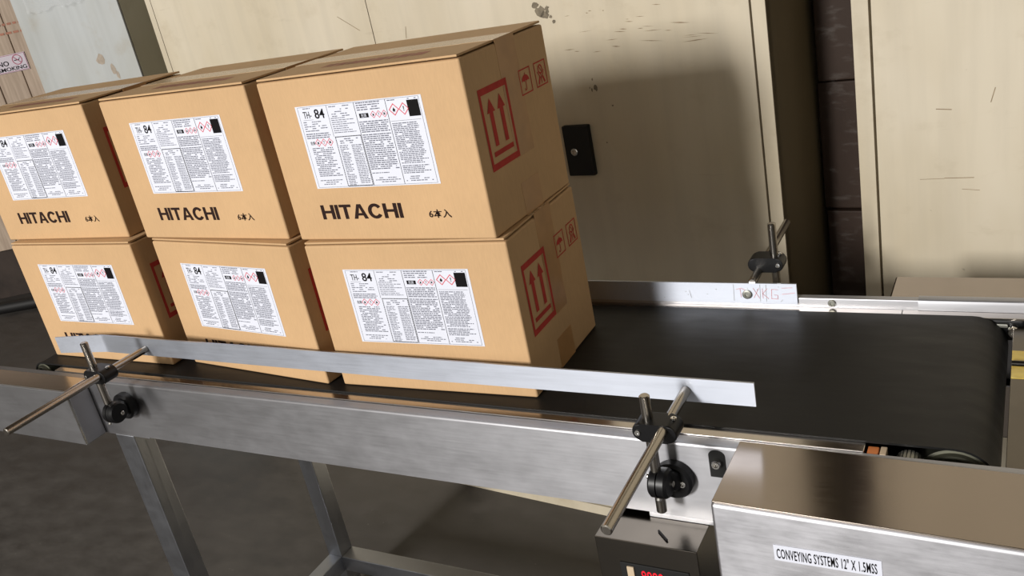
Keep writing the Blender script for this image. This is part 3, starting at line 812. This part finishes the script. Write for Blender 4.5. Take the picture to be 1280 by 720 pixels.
# right cream cabinet
cab2 = cabinet_frame('metal_cabinet', 'cream metal cabinet without a handle plate, beyond the dark gap', 0.0)
s0, s1 = 0.9077, 2.45
MB().box(s0, s0 + 0.002, 0.003, dp, 0.0, hh).box(s0, s1, dp - 0.002, dp, 0, hh).box(s1 - 0.002, s1, 0.003, dp, 0.0, hh).box(s0, s1, 0.003, dp, hh - 0.002, hh).box(s0 + .002, s1 - .002, 0.022, 0.03, 0.02, hh - .01).build('shell', 'cream', cab2, False)
MB().box(s0, s0 + 0.0255, 0, 0.022, 0, hh, 0.0012).box(s1 - 0.0235, s1, 0, 0.022, 0, hh, 0.0012).box(s0 + 0.0255, s1 - 0.0235, 0, 0.022, 0, 0.026, 0.001).box(s0 + 0.0255, s1 - 0.0235, 0, 0.022, hh - 0.03, hh, 0.001).build('frame', 'cream', cab2)
d1 = MB().box(s0 + 0.0290, 1.69, 0.0, 0.02, 0.0305, hh - 0.034, 0.0012).build('door', 'cream', cab2)
MB().box(1.693, s1 - 0.0268, 0.0, 0.02, 0.0305, hh - 0.034, 0.0012).build('door', 'cream', cab2)
m = MB()
for p, q, w in [((0.9995, 0.8215), (1.035, 0.8225), .0007), ((1.035, 0.8232), (1.077, 0.8236), .0012), ((1.10, 0.94), (1.106, 0.962), .0012), ((1.025, 0.934), (1.047, 0.932), .0014), ((1.06, 0.805), (1.085, 0.803), .0008)]: m.line(p, q, w, -0.0004)
stuff(m.build('scratch', 'scuff', d1, False))

# grey-white cabinet at the left
cw = cabinet_frame('metal_cabinet', 'grey-white metal cabinet with brown tape residue, between cream cabinet and boarded crate', 0.0)
w0, w1 = -1.386, -0.8995
MB().box(w0, w1, 0.0064, 0.42, 0.0, 1.8, 0.001).build('shell', 'lifted_side', cw)
wd = MB().box(w0 + 0.001, w1, 0.0, 0.006, 0.02, 1.795, 0.0012).build('door', 'white_paint', cw)
for args in ((-1.0554, 1.1911, 0.020, 0.016, -0.0004, 5, 8), (-1.013, 1.163, 0.012, 0.016, -0.0004, 6, 8), (-1.001, 1.147, .01, .014, -.0004, 7, 7)):
    m = MB(); blob(m, *args); m.build('tape_residue', 'residue', wd, False)

# crumpled clear sheet taped near the top of the white door
random.seed(17); b = bmesh.new(); G = []
for j in range(9):
    row = []
    for i in range(17):
        row.append(b.verts.new((-1.31 + 0.30 * i / 16, -0.006 - 0.012 * random.random() * (0.3 + abs(math.sin(i * 0.9))), 1.338 + 0.012 * random.random() * (j == 0) + 0.16 * j / 8)))
    G.append(row)
for j in range(8):
    for i in range(16): b.faces.new((G[j][i], G[j][i + 1], G[j + 1][i + 1], G[j + 1][i]))
m = MB(); m.add(b); m.build('clear_sheet', 'sleeve', wd, True)

# stretch-wrapped load in the gap between the cream cabinets
gp = thing('wrapped_load', 'dark brown cartons in stretch film standing in the gap between the cream cabinets', 'cartons', CO + Rz @ Vector((0.84, 0.21, 0)), CA)
zz = 0.0
MB().box(-0.058, 0.062, 0.0, 0.5, 0.0, 0.11, 0.004).build('skid', 'skid', gp)
zz = 0.112
for k in range(6):
    h = (0.27, 0.31, 0.25, 0.3, 0.27, 0.29)[k]
    MB().box(-0.056 + 0.004 * (k % 2), 0.060 - 0.003 * (k % 3), 0.004 * (k % 3), 0.49, zz, zz + h - 0.003, 0.004).build('carton', 'dark_carton', gp)
    zz += h
MB().box(-0.0595, 0.0635, -0.006, 0.497, 0.09, zz + .004, 0.006).build('stretch_film', 'film', gp)

# boarded crate far left with the sign
CRA = R(32); CRO = Vector((-3.45, 1.96, FLOOR)); Rc = Matrix.Rotation(CRA, 3, 'Z')
cr = thing('wooden_crate', 'pale boarded crate on a dark skid, beyond the grey-white cabinet', 'crate', CRO, CRA)
random.seed(21); x = -0.93
while x < 1.5:
    w = random.uniform(0.10, 0.14)
    y0 = random.uniform(0.001, 0.006)
    MB().box(x, x + w - 0.005, y0, y0 + 0.018, 0.26, 1.98, 0.002, 1).build('plank', 'plank', cr)
    x += w
MB().box(-0.93, 1.5, 0.0255, 0.6, 0.26, 1.97, 0.004).build('core', 'plank', cr)
m = MB(); random.seed(4)                        # worn stencil print, too faint to read
for z0, n_, mt in ((1.337, 5, 0), (1.296, 4, 0)):
    xx = -0.02
    for k in range(n_):
        w = random.uniform(0.014, 0.03); m.quads([(xx, xx + w, z0 - 0.005, z0 + 0.005)], -0.0004); xx += w + 0.008
stuff(m.build('worn_stencil', 'ink_faded', cr, False))
MB().box(-0.91, 1.48, 0.03, 0.58, 0.0, 0.255, 0.004).build('skid', 'skid', cr)

# ------------------------------------------------------------------ sign, cables
sg = thing('no_smoking_sign', 'small white NO SMOKING sign with a red border on the boarded crate', 'sign', CRO + Rc @ Vector((-0.020, -0.0045, 1.159)), CRA)
MB().box(-0.081, 0.081, 0.0, 0.004, -0.042, 0.042, 0.001).build('plate', 'sign', sg)
m = MB(); m.quads([(-.079, .079, .0375, .0395), (-.079, .079, -.0395, -.0375), (-.079, -.077, -.0375, .0375), (.077, .079, -.0375, .0375)], -0.0012)
m.build('red_border', 'sign_red', sg, False)
m = MB(); m.ring((0.037, 0.012), 0.0245, 0.0205, -0.0012, 28); m.line((0.022, 0.027), (0.052, -0.003), 0.0035, -0.0016)
m.build('prohibition_ring', 'sign_red', sg, False)
m = MB(); m.text('NO', (-0.062, -0.008, -0.009, 0.014), -0.0012, 0.012); m.build('sign_lettering', 'ink', sg, False)
m = MB(); m.text('SMOKING', (-0.070, 0.071, -0.034, -0.016), -0.0012, 0.012); m.build('sign_lettering', 'ink', sg, False)
m = MB(); m.quads([(0.022, 0.046, 0.0085, 0.0125)], -0.0014); m.line((0.046, 0.0125), (0.052, 0.020), 0.002, -0.0014)
m.build('cigarette_symbol', 'ink', sg, False)

def cable(pts, r, name, label):
    cu = bpy.data.curves.new(name, 'CURVE'); cu.dimensions = '3D'; cu.bevel_depth = r; cu.bevel_resolution = 3; cu.resolution_u = 8
    s = cu.splines.new('NURBS'); s.points.add(len(pts) - 1); s.use_endpoint_u = True; s.order_u = 3
    for p, c in zip(s.points, pts): p.co = (*c, 1)
    ob = bpy.data.objects.new(name, cu); COL.objects.link(ob); bpy.context.view_layer.update()
    me = bpy.data.meshes.new_from_object(ob.evaluated_get(bpy.context.evaluated_depsgraph_get()))
    me.materials.clear(); me.materials.append(M['rubber'])
    bpy.data.objects.remove(ob); bpy.data.curves.remove(cu)
    o = bpy.data.objects.new(name, me); COL.objects.link(o)
    return tag(o, label, 'cable')
cable([(-4.9, 0.70, FLOOR + .03), (-4.35, 1.05, FLOOR + .03), (-4.0, 1.36, FLOOR + .03), (-3.5, 1.62, FLOOR + .03), (-3.0, 1.86, FLOOR + .03), (-2.5, 2.1, FLOOR + .03)], 0.03, 'hose', 'thick black hose lying on the floor in front of the crate skid')

# ------------------------------------------------------------------ end plate past the right belt end
ep = cpart(MB().box(0.849, 1.04, -0.028, 0.289, -0.016, -0.012, 0.001), 'end_plate', 'box_steel')
for y0, y1 in ((0.196, 0.2225), (0.1555, 0.184)):
    cpart(MB().box(0.8495, 1.035, y0, y1, -0.0119, -0.0114), 'yellow_tape', 'yellow', ep, False)
cpart(MB().cyl((0.8495, 0.190, -0.0112), (1.035, 0.190, -0.0112), 0.0035, 12), 'slot_rod', 'dark_metal', ep)
